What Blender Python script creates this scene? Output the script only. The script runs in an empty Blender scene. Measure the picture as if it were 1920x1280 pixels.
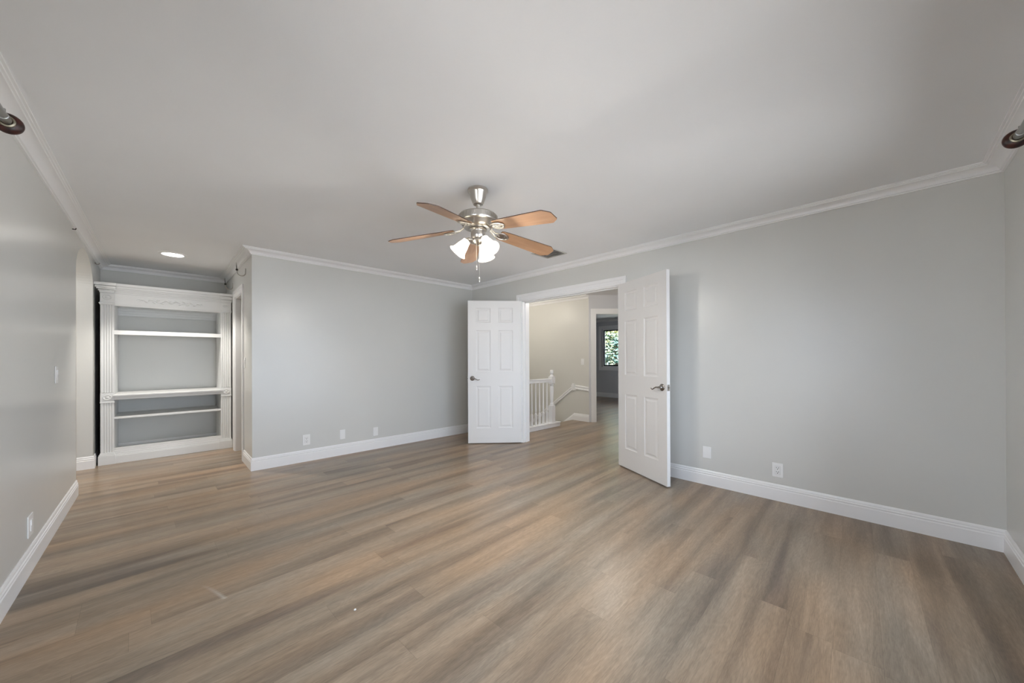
import bpy, bmesh, math, random
from mathutils import Vector, Matrix
from mathutils.geometry import tessellate_polygon

scene = bpy.context.scene
COL = scene.collection
rnd = random.Random(7)
PI = math.pi
R = math.radians

# ------------------------------------------------------------------ camera
CAMH = 1.22
yaw, pitch, roll = 0.79861999, 0.00231375, -0.00379556
FPX, CY = 677.05, 670.946
fw = Vector((math.cos(yaw), math.sin(yaw), 0)); rt = Vector((math.sin(yaw), -math.cos(yaw), 0)); up = Vector((0, 0, 1))
fw, up = math.cos(pitch) * fw + math.sin(pitch) * up, math.cos(pitch) * up - math.sin(pitch) * fw
rt, up = math.cos(roll) * rt + math.sin(roll) * up, math.cos(roll) * up - math.sin(roll) * rt
cd = bpy.data.cameras.new('camera'); cam = bpy.data.objects.new('camera', cd); COL.objects.link(cam)
cam.matrix_world = Matrix(((rt.x, up.x, -fw.x, 0), (rt.y, up.y, -fw.y, 0), (rt.z, up.z, -fw.z, CAMH), (0, 0, 0, 1)))
cd.sensor_fit = 'HORIZONTAL'; cd.sensor_width = 36; cd.lens = FPX / 1920 * 36
cd.shift_y = (CY - 640) / 1920; cd.clip_start = 0.02
scene.camera = cam

# ------------------------------------------------------------------ world, daylight, exposure
SKY, PORTALS = 5.2, True
w = bpy.data.worlds.new('sky'); scene.world = w; w.use_nodes = True
nt = w.node_tree; bg = nt.nodes['Background']
bg.inputs[0].default_value = (0.78, 0.90, 1.06, 1); bg.inputs[1].default_value = SKY
vs = scene.view_settings
scene.display_settings.display_device = 'sRGB'
vs.view_transform = 'Standard'; vs.look = 'None'; vs.exposure = 0.46; vs.gamma = 1.0; vs.use_curve_mapping = False
cy = scene.cycles
cy.diffuse_bounces = 10; cy.max_bounces = 12; cy.glossy_bounces = 4; cy.transparent_max_bounces = 8
cy.caustics_reflective = False; cy.caustics_refractive = False; cy.sample_clamp_indirect = 6
cy.use_denoising = True

def lamp(name, kind, loc, power, color=(1, 1, 1), rot=None, **kw):
    ld = bpy.data.lights.new(name, kind); ld.energy = power; ld.color = color
    for k, v in kw.items():
        if hasattr(ld, k): setattr(ld, k, v)
    o = bpy.data.objects.new(name, ld); COL.objects.link(o); o.location = loc
    if rot: o.rotation_euler = rot
    return o
def portal(name, loc, rot, sx, sy):
    o = lamp(name, 'AREA', loc, 1.0, rot=rot, shape='RECTANGLE', size=sx, size_y=sy)
    o.data.cycles.is_portal = True
    return o
# room numbers: the wall planes in metres
XL, XB, YC, YA, YD, XE, H = -0.547, 3.781, -0.535, 4.835, 6.94, 0.721, 2.442
WIN_L = (0.1, 1.25, 0.06, 2.1)     # window in the left wall: y0,y1,z0,z1
WIN_C = (0.2, 3.08, 0.06, 2.1)     # window in the wall behind the camera: x0,x1,z0,z1
WIN_F = (2.9, 6.26, 0.945, 2.15)     # window of the far bedroom
XF3 = 10.1
sun = lamp('sun', 'SUN', (-6, -6, 30), 150.0, (1, .97, .93), rot=Vector((-.15, -.15, 1)).to_track_quat('Z', 'Y').to_euler(), angle=R(.6))
portal('left_window_portal', (XL - 0.2, sum(WIN_L[:2]) / 2, sum(WIN_L[2:]) / 2), (0, -PI / 2, 0), WIN_L[3] - WIN_L[2], WIN_L[1] - WIN_L[0])
portal('rear_window_portal', (sum(WIN_C[:2]) / 2, YC - 0.2, sum(WIN_C[2:]) / 2), (PI / 2, 0, 0), WIN_C[1] - WIN_C[0], WIN_C[3] - WIN_C[2])
portal('far_window_portal', (XF3 + 0.2, sum(WIN_F[:2]) / 2, sum(WIN_F[2:]) / 2), (0, PI / 2, 0), WIN_F[3] - WIN_F[2], WIN_F[1] - WIN_F[0])

# ------------------------------------------------------------------ materials
MATS = {}
def new_mat(name):
    m = bpy.data.materials.new(name); m.use_nodes = True
    return m, m.node_tree, m.node_tree.nodes['Principled BSDF']
def lin(r, g, b):
    f = lambda c: (c / 255 / 12.92) if c / 255 <= 0.04045 else ((c / 255 + 0.055) / 1.055) ** 2.4
    return (f(r), f(g), f(b), 1)
def paint(name, col, rough=0.4, bump=0.0, scale=60, spec=0.5, metal=0.0, var=0.03):
    m, t, p = new_mat(name)
    tc = t.nodes.new('ShaderNodeTexCoord'); n = t.nodes.new('ShaderNodeTexNoise'); n.inputs['Scale'].default_value = 1.7
    t.links.new(tc.outputs['Object'], n.inputs['Vector'])
    mr = t.nodes.new('ShaderNodeMapRange'); mr.inputs['To Min'].default_value = 1 - var; mr.inputs['To Max'].default_value = 1 + var
    t.links.new(n.outputs['Fac'], mr.inputs['Value'])
    mx = t.nodes.new('ShaderNodeVectorMath'); mx.operation = 'SCALE'; mx.inputs[0].default_value = col[:3]
    t.links.new(mr.outputs['Result'], mx.inputs['Scale']); t.links.new(mx.outputs['Vector'], p.inputs['Base Color'])
    p.inputs['Roughness'].default_value = rough; p.inputs['Specular IOR Level'].default_value = spec
    p.inputs['Metallic'].default_value = metal
    if bump:
        n2 = t.nodes.new('ShaderNodeTexNoise'); n2.inputs['Scale'].default_value = scale; n2.inputs['Detail'].default_value = 3
        t.links.new(tc.outputs['Object'], n2.inputs['Vector'])
        b = t.nodes.new('ShaderNodeBump'); b.inputs['Strength'].default_value = bump; b.inputs['Distance'].default_value = 0.002
        t.links.new(n2.outputs['Fac'], b.inputs['Height']); t.links.new(b.outputs['Normal'], p.inputs['Normal'])
    MATS[name] = m
    return m
M_WALL = paint('grey_wall_paint', lin(211, 211, 208), 0.30, 0.12, 90)
M_HALL = paint('hall_wall_paint', lin(213, 212, 207), 0.4, 0.1, 90)
M_BED = paint('bedroom_wall_paint', lin(205, 206, 210), 0.5, 0.1, 90)
M_CEIL = paint('ceiling_paint', lin(240, 241, 243), 0.6, 0.1, 140)
M_TRIM = paint('white_trim_paint', lin(240, 240, 241), 0.3)
M_DOOR = paint('white_door_paint', lin(228, 227, 226), 0.35)
M_CASE = paint('white_bookcase_paint', lin(226, 227, 227), 0.4)
M_DARK = paint('dark_unpainted_board', lin(38, 20, 17), 0.7)
M_PLATE = paint('white_plastic', lin(238, 238, 238), 0.3)
M_SLOT = paint('dark_slot', lin(25, 24, 23), 0.6)
M_NICKEL = paint('brushed_nickel', (0.56, 0.53, 0.49, 1), 0.28, metal=1.0)
M_LEVER = paint('dark_nickel', (0.30, 0.28, 0.26, 1), 0.25, metal=1.0)
M_STEEL = paint('grey_rod_metal', (0.42, 0.42, 0.40, 1), 0.35, metal=1.0)
M_RING = paint('antique_ring', (0.32, 0.29, 0.22, 1), 0.4, metal=0.8)
M_BLACK = paint('black_iron', lin(22, 20, 18), 0.5)
M_HOOK = paint('painted_hook', lin(168, 164, 156), 0.4)
M_VENT = paint('vent_metal', lin(190, 188, 184), 0.45)
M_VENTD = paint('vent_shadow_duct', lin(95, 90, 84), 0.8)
M_BLACKFRAME = paint('black_window_frame', lin(22, 24, 30), 0.4)
M_BARK = paint('bark', lin(84, 66, 50), 0.9)
M_GROUND = paint('outside_ground', lin(76, 78, 80), 0.9)
M_STAIR = paint('stair_carpet', lin(180, 172, 160), 0.9)

def wood_finial():
    m, t, p = new_mat('red_brown_wood')
    tc = t.nodes.new('ShaderNodeTexCoord'); n = t.nodes.new('ShaderNodeTexNoise'); n.inputs['Scale'].default_value = 45
    t.links.new(tc.outputs['Object'], n.inputs['Vector'])
    r = t.nodes.new('ShaderNodeValToRGB'); r.color_ramp.elements[0].color = lin(28, 14, 12); r.color_ramp.elements[1].color = lin(76, 36, 28)
    r.color_ramp.elements[0].position = .35; r.color_ramp.elements[1].position = .7
    t.links.new(n.outputs['Fac'], r.inputs['Fac']); t.links.new(r.outputs['Color'], p.inputs['Base Color'])
    p.inputs['Roughness'].default_value = 0.4
    return m
M_FINIAL = wood_finial()

def blade_wood():
    m, t, p = new_mat('fan_blade_wood')
    tc = t.nodes.new('ShaderNodeTexCoord'); mp = t.nodes.new('ShaderNodeMapping'); mp.inputs['Scale'].default_value = (4, 50, 50)
    n = t.nodes.new('ShaderNodeTexNoise'); n.inputs['Scale'].default_value = 1.0; n.inputs['Detail'].default_value = 4
    t.links.new(tc.outputs['Object'], mp.inputs['Vector']); t.links.new(mp.outputs['Vector'], n.inputs['Vector'])
    r = t.nodes.new('ShaderNodeValToRGB'); r.color_ramp.elements[0].color = lin(156, 116, 86); r.color_ramp.elements[1].color = lin(194, 156, 124)
    t.links.new(n.outputs['Fac'], r.inputs['Fac']); t.links.new(r.outputs['Color'], p.inputs['Base Color'])
    p.inputs['Roughness'].default_value = 0.32
    return m
M_BLADE = blade_wood()
M_EDGE = paint('blade_edge_wood', lin(84, 62, 50), 0.5)

def floor_mat():
    m, t, p = new_mat('oak_plank_floor')
    N = t.nodes.new; Lk = t.links.new
    PW, PL = 0.152, 1.22
    def math_(op, a, b=None, c=None):
        n = N('ShaderNodeMath'); n.operation = op
        for i, v in enumerate((a, b, c)):
            if v is None: continue
            if isinstance(v, (int, float)): n.inputs[i].default_value = v
            else: Lk(v, n.inputs[i])
        return n.outputs[0]
    def combine(x=0.0, y=0.0, z=0.0):
        n = N('ShaderNodeCombineXYZ')
        for i, v in enumerate((x, y, z)):
            if isinstance(v, (int, float)): n.inputs[i].default_value = v
            else: Lk(v, n.inputs[i])
        return n.outputs[0]
    tc = N('ShaderNodeTexCoord'); mp = N('ShaderNodeMapping'); mp.inputs['Rotation'].default_value = (0, 0, R(-2.0))
    mp.inputs['Location'].default_value = (40.37, 40.045, 0)
    Lk(tc.outputs['Object'], mp.inputs['Vector'])
    sep = N('ShaderNodeSeparateXYZ'); Lk(mp.outputs['Vector'], sep.inputs[0])
    X, Y = sep.outputs[0], sep.outputs[1]
    rowf = math_('DIVIDE', Y, PW); row = math_('FLOOR', rowf); fy = math_('SUBTRACT', rowf, row)
    w1 = N('ShaderNodeTexWhiteNoise'); w1.noise_dimensions = '1D'; Lk(row, w1.inputs['W'])
    colf = math_('ADD', math_('DIVIDE', X, PL), math_('MULTIPLY', w1.outputs['Value'], 7.0)); col = math_('FLOOR', colf); fx = math_('SUBTRACT', colf, col)
    w2 = N('ShaderNodeTexWhiteNoise'); w2.noise_dimensions = '2D'; Lk(combine(row, col), w2.inputs['Vector'])
    rid = w2.outputs['Value']
    shift = math_('MULTIPLY', rid, 37.0)
    def grain(sx, sy, detail, rough, dist=0.0):
        n = N('ShaderNodeTexNoise'); n.inputs['Scale'].default_value = 1.0; n.inputs['Detail'].default_value = detail
        n.inputs['Roughness'].default_value = rough; n.inputs['Distortion'].default_value = dist
        Lk(combine(math_('MULTIPLY', X, sx), math_('MULTIPLY', Y, sy), shift), n.inputs['Vector'])
        return n.outputs['Fac']
    band = grain(0.6, 6.0, 3, 0.5, 0.4)
    mid = grain(3.2, 36.0, 4, 0.62, 1.0)
    fine = grain(26.0, 260.0, 2, 0.6)
    n = N('ShaderNodeTexNoise'); n.inputs['Scale'].default_value = 1.0; n.inputs['Detail'].default_value = 2
    Lk(combine(math_('MULTIPLY', X, 0.7), math_('MULTIPLY', Y, 3.0)), n.inputs['Vector']); tone = n.outputs['Fac']
    r1 = N('ShaderNodeValToRGB'); e = r1.color_ramp.elements
    e[0].position = 0.28; e[0].color = lin(122, 106, 93); e[1].position = 0.70; e[1].color = lin(158, 140, 122)
    k = e.new(0.42); k.color = lin(144, 127, 110)
    Lk(band, r1.inputs['Fac'])
    r2 = N('ShaderNodeValToRGB'); e = r2.color_ramp.elements
    e[0].position = 0.36; e[0].color = (0.92, 0.99, 1.04, 1); e[1].position = 0.64; e[1].color = (1.09, 1.0, 0.89, 1)
    Lk(tone, r2.inputs['Fac'])
    m1 = N('ShaderNodeMix'); m1.data_type = 'RGBA'; m1.blend_type = 'MULTIPLY'; m1.inputs['Factor'].default_value = 1
    Lk(r1.outputs['Color'], m1.inputs['A']); Lk(r2.outputs['Color'], m1.inputs['B'])
    def scale_by(col_, fac, lo, hi, fmin=0.0, fmax=1.0):
        mr = N('ShaderNodeMapRange'); mr.inputs['From Min'].default_value = fmin; mr.inputs['From Max'].default_value = fmax
        mr.inputs['To Min'].default_value = lo; mr.inputs['To Max'].default_value = hi; Lk(fac, mr.inputs['Value'])
        v = N('ShaderNodeVectorMath'); v.operation = 'SCALE'; Lk(col_, v.inputs[0]); Lk(mr.outputs['Result'], v.inputs['Scale'])
        return v.outputs['Vector']
    c = scale_by(m1.outputs['Result'], mid, 0.88, 1.12, 0.3, 0.7)
    c = scale_by(c, fine, 0.86, 1.12, 0.3, 0.7)
    fig = grain(1.3, 7.0, 2, 0.5, 0.6)
    c = scale_by(c, math_('SINE', math_('MULTIPLY', fig, 120.0)), 0.955, 1.035, -1.0, 1.0)
    ns = N('ShaderNodeTexNoise'); ns.inputs['Scale'].default_value = 1.0; ns.inputs['Detail'].default_value = 2; ns.inputs['Roughness'].default_value = 0.45; ns.inputs['Distortion'].default_value = 0.3
    Lk(combine(math_('MULTIPLY', X, 0.55), math_('MULTIPLY', Y, 9.0), math_('MULTIPLY', rid, 0.35)), ns.inputs['Vector']); streak = ns.outputs['Fac']
    c = scale_by(c, streak, 0.70, 1.06, 0.30, 0.54)
    c = scale_by(c, rid, 0.94, 1.06)
    ey = math_('MINIMUM', fy, math_('SUBTRACT', 1.0, fy)); ex = math_('MINIMUM', fx, math_('SUBTRACT', 1.0, fx))
    seam = math_('MAXIMUM', math_('LESS_THAN', ey, 0.0035), math_('LESS_THAN', ex, 0.0006))
    c = scale_by(c, seam, 1.0, 0.72)
    # pale curved scuff left of the room's middle
    s2 = N('ShaderNodeSeparateXYZ'); Lk(tc.outputs['Object'], s2.inputs[0])
    tt = math_('DIVIDE', math_('SUBTRACT', 2.592, s2.outputs[1]), 0.241)
    cx_ = math_('ADD', 0.146, math_('MULTIPLY', math_('POWER', math_('MAXIMUM', tt, 0.0), 0.7), 0.09))
    dx_ = math_('ABSOLUTE', math_('SUBTRACT', s2.outputs[0], cx_))
    mk = math_('MULTIPLY', math_('SUBTRACT', 1.0, math_('MINIMUM', math_('DIVIDE', dx_, 0.014), 1.0)), math_('MULTIPLY', math_('GREATER_THAN', tt, 0.0), math_('LESS_THAN', tt, 1.0)))
    mk = math_('MULTIPLY', mk, math_('MULTIPLY', math_('MINIMUM', math_('MAXIMUM', tt, 0.0), 1.0), 0.5))
    m2 = N('ShaderNodeMix'); m2.data_type = 'RGBA'; m2.inputs['B'].default_value = lin(205, 200, 196)
    Lk(mk, m2.inputs['Factor']); Lk(c, m2.inputs['A']); c = m2.outputs['Result']
    Lk(c, p.inputs['Base Color'])
    rr = N('ShaderNodeMapRange'); rr.inputs['To Min'].default_value = 0.25; rr.inputs['To Max'].default_value = 0.36; Lk(mid, rr.inputs['Value']); Lk(rr.outputs['Result'], p.inputs['Roughness'])
    p.inputs['Specular IOR Level'].default_value = 0.32
    b = N('ShaderNodeBump'); b.inputs['Strength'].default_value = 0.06; b.inputs['Distance'].default_value = 0.001
    Lk(fine, b.inputs['Height']); Lk(b.outputs['Normal'], p.inputs['Normal'])
    return m
M_FLOOR = floor_mat()

def emit_mat(name, col, strength, translucent=True):
    m = bpy.data.materials.new(name); m.use_nodes = True; t = m.node_tree; t.nodes.clear()
    out = t.nodes.new('ShaderNodeOutputMaterial'); em = t.nodes.new('ShaderNodeEmission')
    em.inputs[0].default_value = (*col, 1); em.inputs[1].default_value = strength
    if translucent:
        tr = t.nodes.new('ShaderNodeBsdfTranslucent'); tr.inputs[0].default_value = (0.9, 0.88, 0.82, 1)
        gl = t.nodes.new('ShaderNodeBsdfDiffuse'); gl.inputs[0].default_value = (0.8, 0.79, 0.75, 1)
        mx = t.nodes.new('ShaderNodeMixShader'); mx.inputs[0].default_value = 0.4
        ad = t.nodes.new('ShaderNodeAddShader')
        t.links.new(tr.outputs[0], mx.inputs[1]); t.links.new(gl.outputs[0], mx.inputs[2])
        t.links.new(mx.outputs[0], ad.inputs[0]); t.links.new(em.outputs[0], ad.inputs[1]); t.links.new(ad.outputs[0], out.inputs[0])
    else:
        t.links.new(em.outputs[0], out.inputs[0])
    return m
M_SHADE = emit_mat('lit_frosted_glass', (1.0, 0.93, 0.80), 1.0)
M_LENS = emit_mat('lit_lamp_lens', (1.0, 0.96, 0.9), 12.0, False)
M_DOMEGLASS = emit_mat('added_dome_glass', (1.0, 0.88, 0.7), 2.5)  # glow for the added out-of-view domes

def glass():
    m = bpy.data.materials.new('window_glass'); m.use_nodes = True; t = m.node_tree; t.nodes.clear()
    out = t.nodes.new('ShaderNodeOutputMaterial'); tr = t.nodes.new('ShaderNodeBsdfTransparent'); gl = t.nodes.new('ShaderNodeBsdfGlossy')
    gl.inputs['Roughness'].default_value = 0.02; fr = t.nodes.new('ShaderNodeFresnel'); fr.inputs[0].default_value = 1.45
    mx = t.nodes.new('ShaderNodeMixShader')
    t.links.new(fr.outputs[0], mx.inputs[0]); t.links.new(tr.outputs[0], mx.inputs[1]); t.links.new(gl.outputs[0], mx.inputs[2]); t.links.new(mx.outputs[0], out.inputs[0])
    return m
M_GLASS = glass()

def leaf_mat():
    m, t, p = new_mat('leaf_green')
    tc = t.nodes.new('ShaderNodeTexCoord'); n = t.nodes.new('ShaderNodeTexNoise'); n.inputs['Scale'].default_value = 2.2
    t.links.new(tc.outputs['Object'], n.inputs['Vector'])
    r = t.nodes.new('ShaderNodeValToRGB'); r.color_ramp.elements[0].color = lin(58, 94, 92); r.color_ramp.elements[1].color = lin(128, 126, 84)
    r.color_ramp.elements[0].position = .4; r.color_ramp.elements[1].position = .68
    t.links.new(n.outputs['Fac'], r.inputs['Fac']); t.links.new(r.outputs['Color'], p.inputs['Base Color']); p.inputs['Roughness'].default_value = 0.8
    tr = t.nodes.new('ShaderNodeBsdfTranslucent'); mx = t.nodes.new('ShaderNodeMixShader'); mx.inputs[0].default_value = .5
    t.links.new(r.outputs['Color'], tr.inputs[0]); t.links.new(p.outputs[0], mx.inputs[1]); t.links.new(tr.outputs[0], mx.inputs[2])
    t.links.new(mx.outputs[0], t.nodes['Material Output'].inputs[0])
    return m
M_LEAF = leaf_mat()

# ------------------------------------------------------------------ mesh helpers
def add_box(bm, x0, x1, y0, y1, z0, z1, mat=None):
    vs_ = [bm.verts.new(Vector(c)) for c in ((x0, y0, z0), (x1, y0, z0), (x1, y1, z0), (x0, y1, z0), (x0, y0, z1), (x1, y0, z1), (x1, y1, z1), (x0, y1, z1))]
    if mat is not None:
        for v in vs_: v.co = mat @ v.co
    for f in ((3, 2, 1, 0), (4, 5, 6, 7), (0, 1, 5, 4), (1, 2, 6, 5), (2, 3, 7, 6), (3, 0, 4, 7)):
        bm.faces.new([vs_[i] for i in f])
    return vs_
def add_lathe(bm, prof, seg=32, mat=None, cap=True):
    rings = []
    for r, z in prof:
        ring = []
        for i in range(seg):
            a = 2 * PI * i / seg; v = Vector((r * math.cos(a), r * math.sin(a), z))
            ring.append(bm.verts.new(mat @ v if mat else v))
        rings.append(ring)
    for a, b in zip(rings, rings[1:]):
        for i in range(seg):
            bm.faces.new((a[i], a[(i + 1) % seg], b[(i + 1) % seg], b[i]))
    if cap:
        bm.faces.new(list(reversed(rings[0]))); bm.faces.new(rings[-1])
def frame_of(d):
    d = d.normalized(); a = Vector((0, 0, 1)) if abs(d.z) < .9 else Vector((1, 0, 0))
    u = d.cross(a).normalized(); v = d.cross(u).normalized()
    return u, v
def add_tube(bm, pts, rad, seg=10, flat=1.0):
    pts = [Vector(p) for p in pts]; n = len(pts)
    rads = rad if isinstance(rad, (list, tuple)) else [rad] * n
    u = None; rings = []
    for i, p in enumerate(pts):
        d = (pts[min(i + 1, n - 1)] - pts[max(i - 1, 0)]).normalized()
        if u is None: u, v = frame_of(d)
        else:
            u = (u - d * u.dot(d)).normalized(); v = d.cross(u).normalized()
        rings.append([bm.verts.new(p + (u * math.cos(2 * PI * k / seg) + v * math.sin(2 * PI * k / seg) * flat) * rads[i]) for k in range(seg)])
    for a, b in zip(rings, rings[1:]):
        for k in range(seg): bm.faces.new((a[k], a[(k + 1) % seg], b[(k + 1) % seg], b[k]))
    bm.faces.new(list(reversed(rings[0]))); bm.faces.new(rings[-1])
def add_ball(bm, c, r, sx=1, sy=1, sz=1):
    res = bmesh.ops.create_uvsphere(bm, u_segments=16, v_segments=10, radius=r)
    for v in res['verts']: v.co = Vector((v.co.x * sx + c[0], v.co.y * sy + c[1], v.co.z * sz + c[2]))
def obj(name, bm, mat, parent=None, loc=None, rot=None, smooth=False, bevel=0, sharp=35, solid=None):
    bmesh.ops.recalc_face_normals(bm, faces=bm.faces)
    me = bpy.data.meshes.new(name); bm.to_mesh(me); bm.free()
    me.materials.append(mat)
    if smooth:
        for pl in me.polygons: pl.use_smooth = True
        me.set_sharp_from_angle(angle=R(sharp))
    o = bpy.data.objects.new(name, me); COL.objects.link(o)
    if parent: o.parent = parent
    if loc is not None: o.location = loc
    if rot is not None: o.rotation_euler = rot
    if bevel:
        b = o.modifiers.new('bevel', 'BEVEL'); b.width = bevel; b.segments = 2; b.limit_method = 'ANGLE'; b.angle_limit = R(40)
    return o
def tag(o, label, cat, group=None, kind=None):
    o['label'] = label; o['category'] = cat
    if group: o['group'] = group
    if kind: o['kind'] = kind
    return o
def thing(name, label, cat, loc=(0, 0, 0), rot=(0, 0, 0), group=None, kind=None):
    o = bpy.data.objects.new(name, None); COL.objects.link(o); o.empty_display_size = .05
    o.location = loc; o.rotation_euler = rot
    return tag(o, label, cat, group, kind)
def dup_tree(root, loc, rot, label, group=None):
    r = root.copy(); COL.objects.link(r); r.location = loc; r.rotation_euler = rot; r['label'] = label
    if group: r['group'] = group
    for ch in list(root.children):
        c = ch.copy(); COL.objects.link(c); c.parent = r
        for g_ in list(ch.children):
            d = g_.copy(); COL.objects.link(d); d.parent = c
    return r
def struct(name, bm, mat, label, cat, **kw):
    return tag(obj(name, bm, mat, **kw), label, cat, kind='structure')

def slab(bm, outer, holes, fn0, fn1):
    """a wall slab with holes: outlines in 2D, fn0/fn1 map (u,v) to the two faces"""
    polys = [[Vector((p[0], p[1], 0)) for p in pl] for pl in [outer] + holes]
    tris = tessellate_polygon(polys)
    flat = [p for pl in polys for p in pl]
    A = [bm.verts.new(fn0(p.x, p.y)) for p in flat]; B = [bm.verts.new(fn1(p.x, p.y)) for p in flat]
    for t in tris:
        try:
            bm.faces.new([A[i] for i in t]); bm.faces.new([B[i] for i in reversed(t)])
        except ValueError: pass
    k = 0
    for pl in polys:
        n = len(pl)
        for i in range(n):
            a, b = k + i, k + (i + 1) % n
            bm.faces.new((A[a], A[b], B[b], B[a]))
        k += n
def rect(u0, u1, v0, v1): return [(u0, v0), (u1, v0), (u1, v1), (u0, v1)]
def wall_x(name, x0, x1, outer, holes, mat, label):      # wall in a plane of constant x; u = y
    bm = bmesh.new(); slab(bm, outer, holes, lambda u, v: Vector((x0, u, v)), lambda u, v: Vector((x1, u, v)))
    return struct(name, bm, mat, label, 'wall')
def wall_y(name, y0, y1, outer, holes, mat, label):      # constant y; u = x
    bm = bmesh.new(); slab(bm, outer, holes, lambda u, v: Vector((u, y0, v)), lambda u, v: Vector((u, y1, v)))
    return struct(name, bm, mat, label, 'wall')

def sweep(bm, path, prof, closed=False, inward=1):
    """profile (offset from the wall, z) along a floor-plan path with mitred corners; the room lies to the left of the path"""
    n = len(path); P = [Vector((p[0], p[1])) for p in path]; rings = []
    for i in range(n):
        d0 = (P[i] - P[i - 1]).normalized() if (closed or i > 0) else None
        d1 = (P[(i + 1) % n] - P[i]).normalized() if (closed or i < n - 1) else None
        if d0 is None: d0 = d1
        if d1 is None: d1 = d0
        n0 = Vector((-d0.y, d0.x)); n1 = Vector((-d1.y, d1.x))
        b = (n0 + n1); b = b / max(1e-6, b.dot(n0))
        rings.append([bm.verts.new(Vector((P[i].x + b.x * o * inward, P[i].y + b.y * o * inward, z))) for o, z in prof])
    m = len(prof)
    for i in range(n if closed else n - 1):
        a, b = rings[i], rings[(i + 1) % n]
        for k in range(m): bm.faces.new((a[k], a[(k + 1) % m], b[(k + 1) % m], b[k]))
    if not closed:
        bm.faces.new(rings[0]); bm.faces.new(list(reversed(rings[-1])))
def segment(bm, p0, p1, prof, m0=0.0, m1=0.0):
    """one straight length of moulding; m0/m1 slide the ends along the wall by offset*m (mitres)"""
    a = Vector(p0); b = Vector(p1); d = (b - a).normalized(); nn = Vector((-d.y, d.x)); rr = []
    for q, mm, s in ((a, m0, 1), (b, m1, -1)):
        rr.append([bm.verts.new(Vector(((q + nn * o + d * (mm * o * s)).x, (q + nn * o + d * (mm * o * s)).y, z))) for o, z in prof])
    m = len(prof)
    for k in range(m): bm.faces.new((rr[0][k], rr[0][(k + 1) % m], rr[1][(k + 1) % m], rr[1][k]))
    bm.faces.new(rr[0]); bm.faces.new(list(reversed(rr[1])))

BASE = [(0, 0), (.014, 0), (.014, .094), (.0105, .099), (.0105, .103), (.0125, .107), (.0125, .112), (.0075, .117), (.0075, .121), (.0085, .125), (.006, .135), (.003, .14), (0, .14)]
CROWN = [(0, 2.379), (.012, 2.379), (.014, 2.384), (.012, 2.388), (.020, 2.390)] + \
        [(.020 + .046 * (1 - math.cos(t * PI / 2 / 6)), 2.390 + .032 * math.sin(t * PI / 2 / 6)) for t in range(1, 7)] + \
        [(.072, 2.4225), (.074, 2.428), (.083, 2.4285), (.085, 2.434), (.095, 2.4345), (.095, H), (0, H)]

# ------------------------------------------------------------------ room shell
T = 0.12
XBO = XB + 0.14
DOOR = (2.115, 3.67, 2.06)          # double door opening in the right wall: y0,y1,top
EDR = (5.455, 6.05, 2.045)          # doorway in the alcove side wall
ARC = (5.097, 6.237, 2.05, 0.29)    # arch in the left wall: y0,y1,spring,rise
XW = (-2.7, 10.3); YW = (-0.7, 9.0)
STW = (XBO, 5.9, 4.20, 7.4)         # stair well x0,x1,y0,y1
bm = bmesh.new()
slab(bm, rect(XW[0], XW[1], YW[0], YW[1]), [[(XBO - .05, 4.20), (5.10, 4.20), (5.10, 4.33), (5.95, 4.33), (5.95, 7.45), (XBO - .05, 7.45)]],
     lambda u, v: Vector((u, v, 0)), lambda u, v: Vector((u, v, -.2)))
struct('floor', bm, M_FLOOR, 'grey brown oak plank floor running through room and hall', 'floor')
bm = bmesh.new(); add_box(bm, XW[0], XW[1], YW[0], YW[1], H, H + .15)
struct('ceiling', bm, M_CEIL, 'flat white ceiling carrying the ceiling fan', 'ceiling')

arch = [(ARC[0], -.0), (ARC[0], ARC[2])] + [((ARC[0] + ARC[1]) / 2 - (ARC[1] - ARC[0]) / 2 * math.cos(PI * k / 32), ARC[2] + ARC[3] * math.sin(PI * k / 32)) for k in range(1, 32)] + [(ARC[1], ARC[2]), (ARC[1], 0)]
left_outline = [(YC - T, 0)] + arch + [(YD + T, 0), (YD + T, H), (YC - T, H)]
wall_x('wall_left', XL, XL - T, left_outline, [rect(*WIN_L)], M_WALL, 'glossy grey wall on the left with the tall arched opening')
wall_y('wall_rear', YC, YC - T, rect(XL, XBO, 0, H), [rect(*WIN_C)], M_WALL, 'grey wall at the far right edge under a curtain rod')
right_outline = [(YC, 0), (DOOR[0], 0), (DOOR[0], DOOR[2]), (DOOR[1], DOOR[2]), (DOOR[1], 0), (YW[1], 0), (YW[1], H), (YC, H)]
wall_x('wall_right', XB, XBO, right_outline, [], M_WALL, 'long grey wall on the right with the double doorway')
wall_y('wall_center', YA, YA + T, rect(XE + T, XB, 0, H), [], M_WALL, 'grey wall between the bookcase alcove and the double doors')
side_outline = [(YA, 0), (EDR[0], 0), (EDR[0], EDR[2]), (EDR[1], EDR[2]), (EDR[1], 0), (YD + T, 0), (YD + T, H), (YA, H)]
wall_x('wall_alcove', XE, XE + T, side_outline, [], M_WALL, 'narrow grey side wall of the alcove with a doorway')
wall_y('wall_back', YD, YD + T, rect(XL, XE, 0, H), [], M_WALL, 'dim grey wall behind and above the white bookcase')

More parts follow.
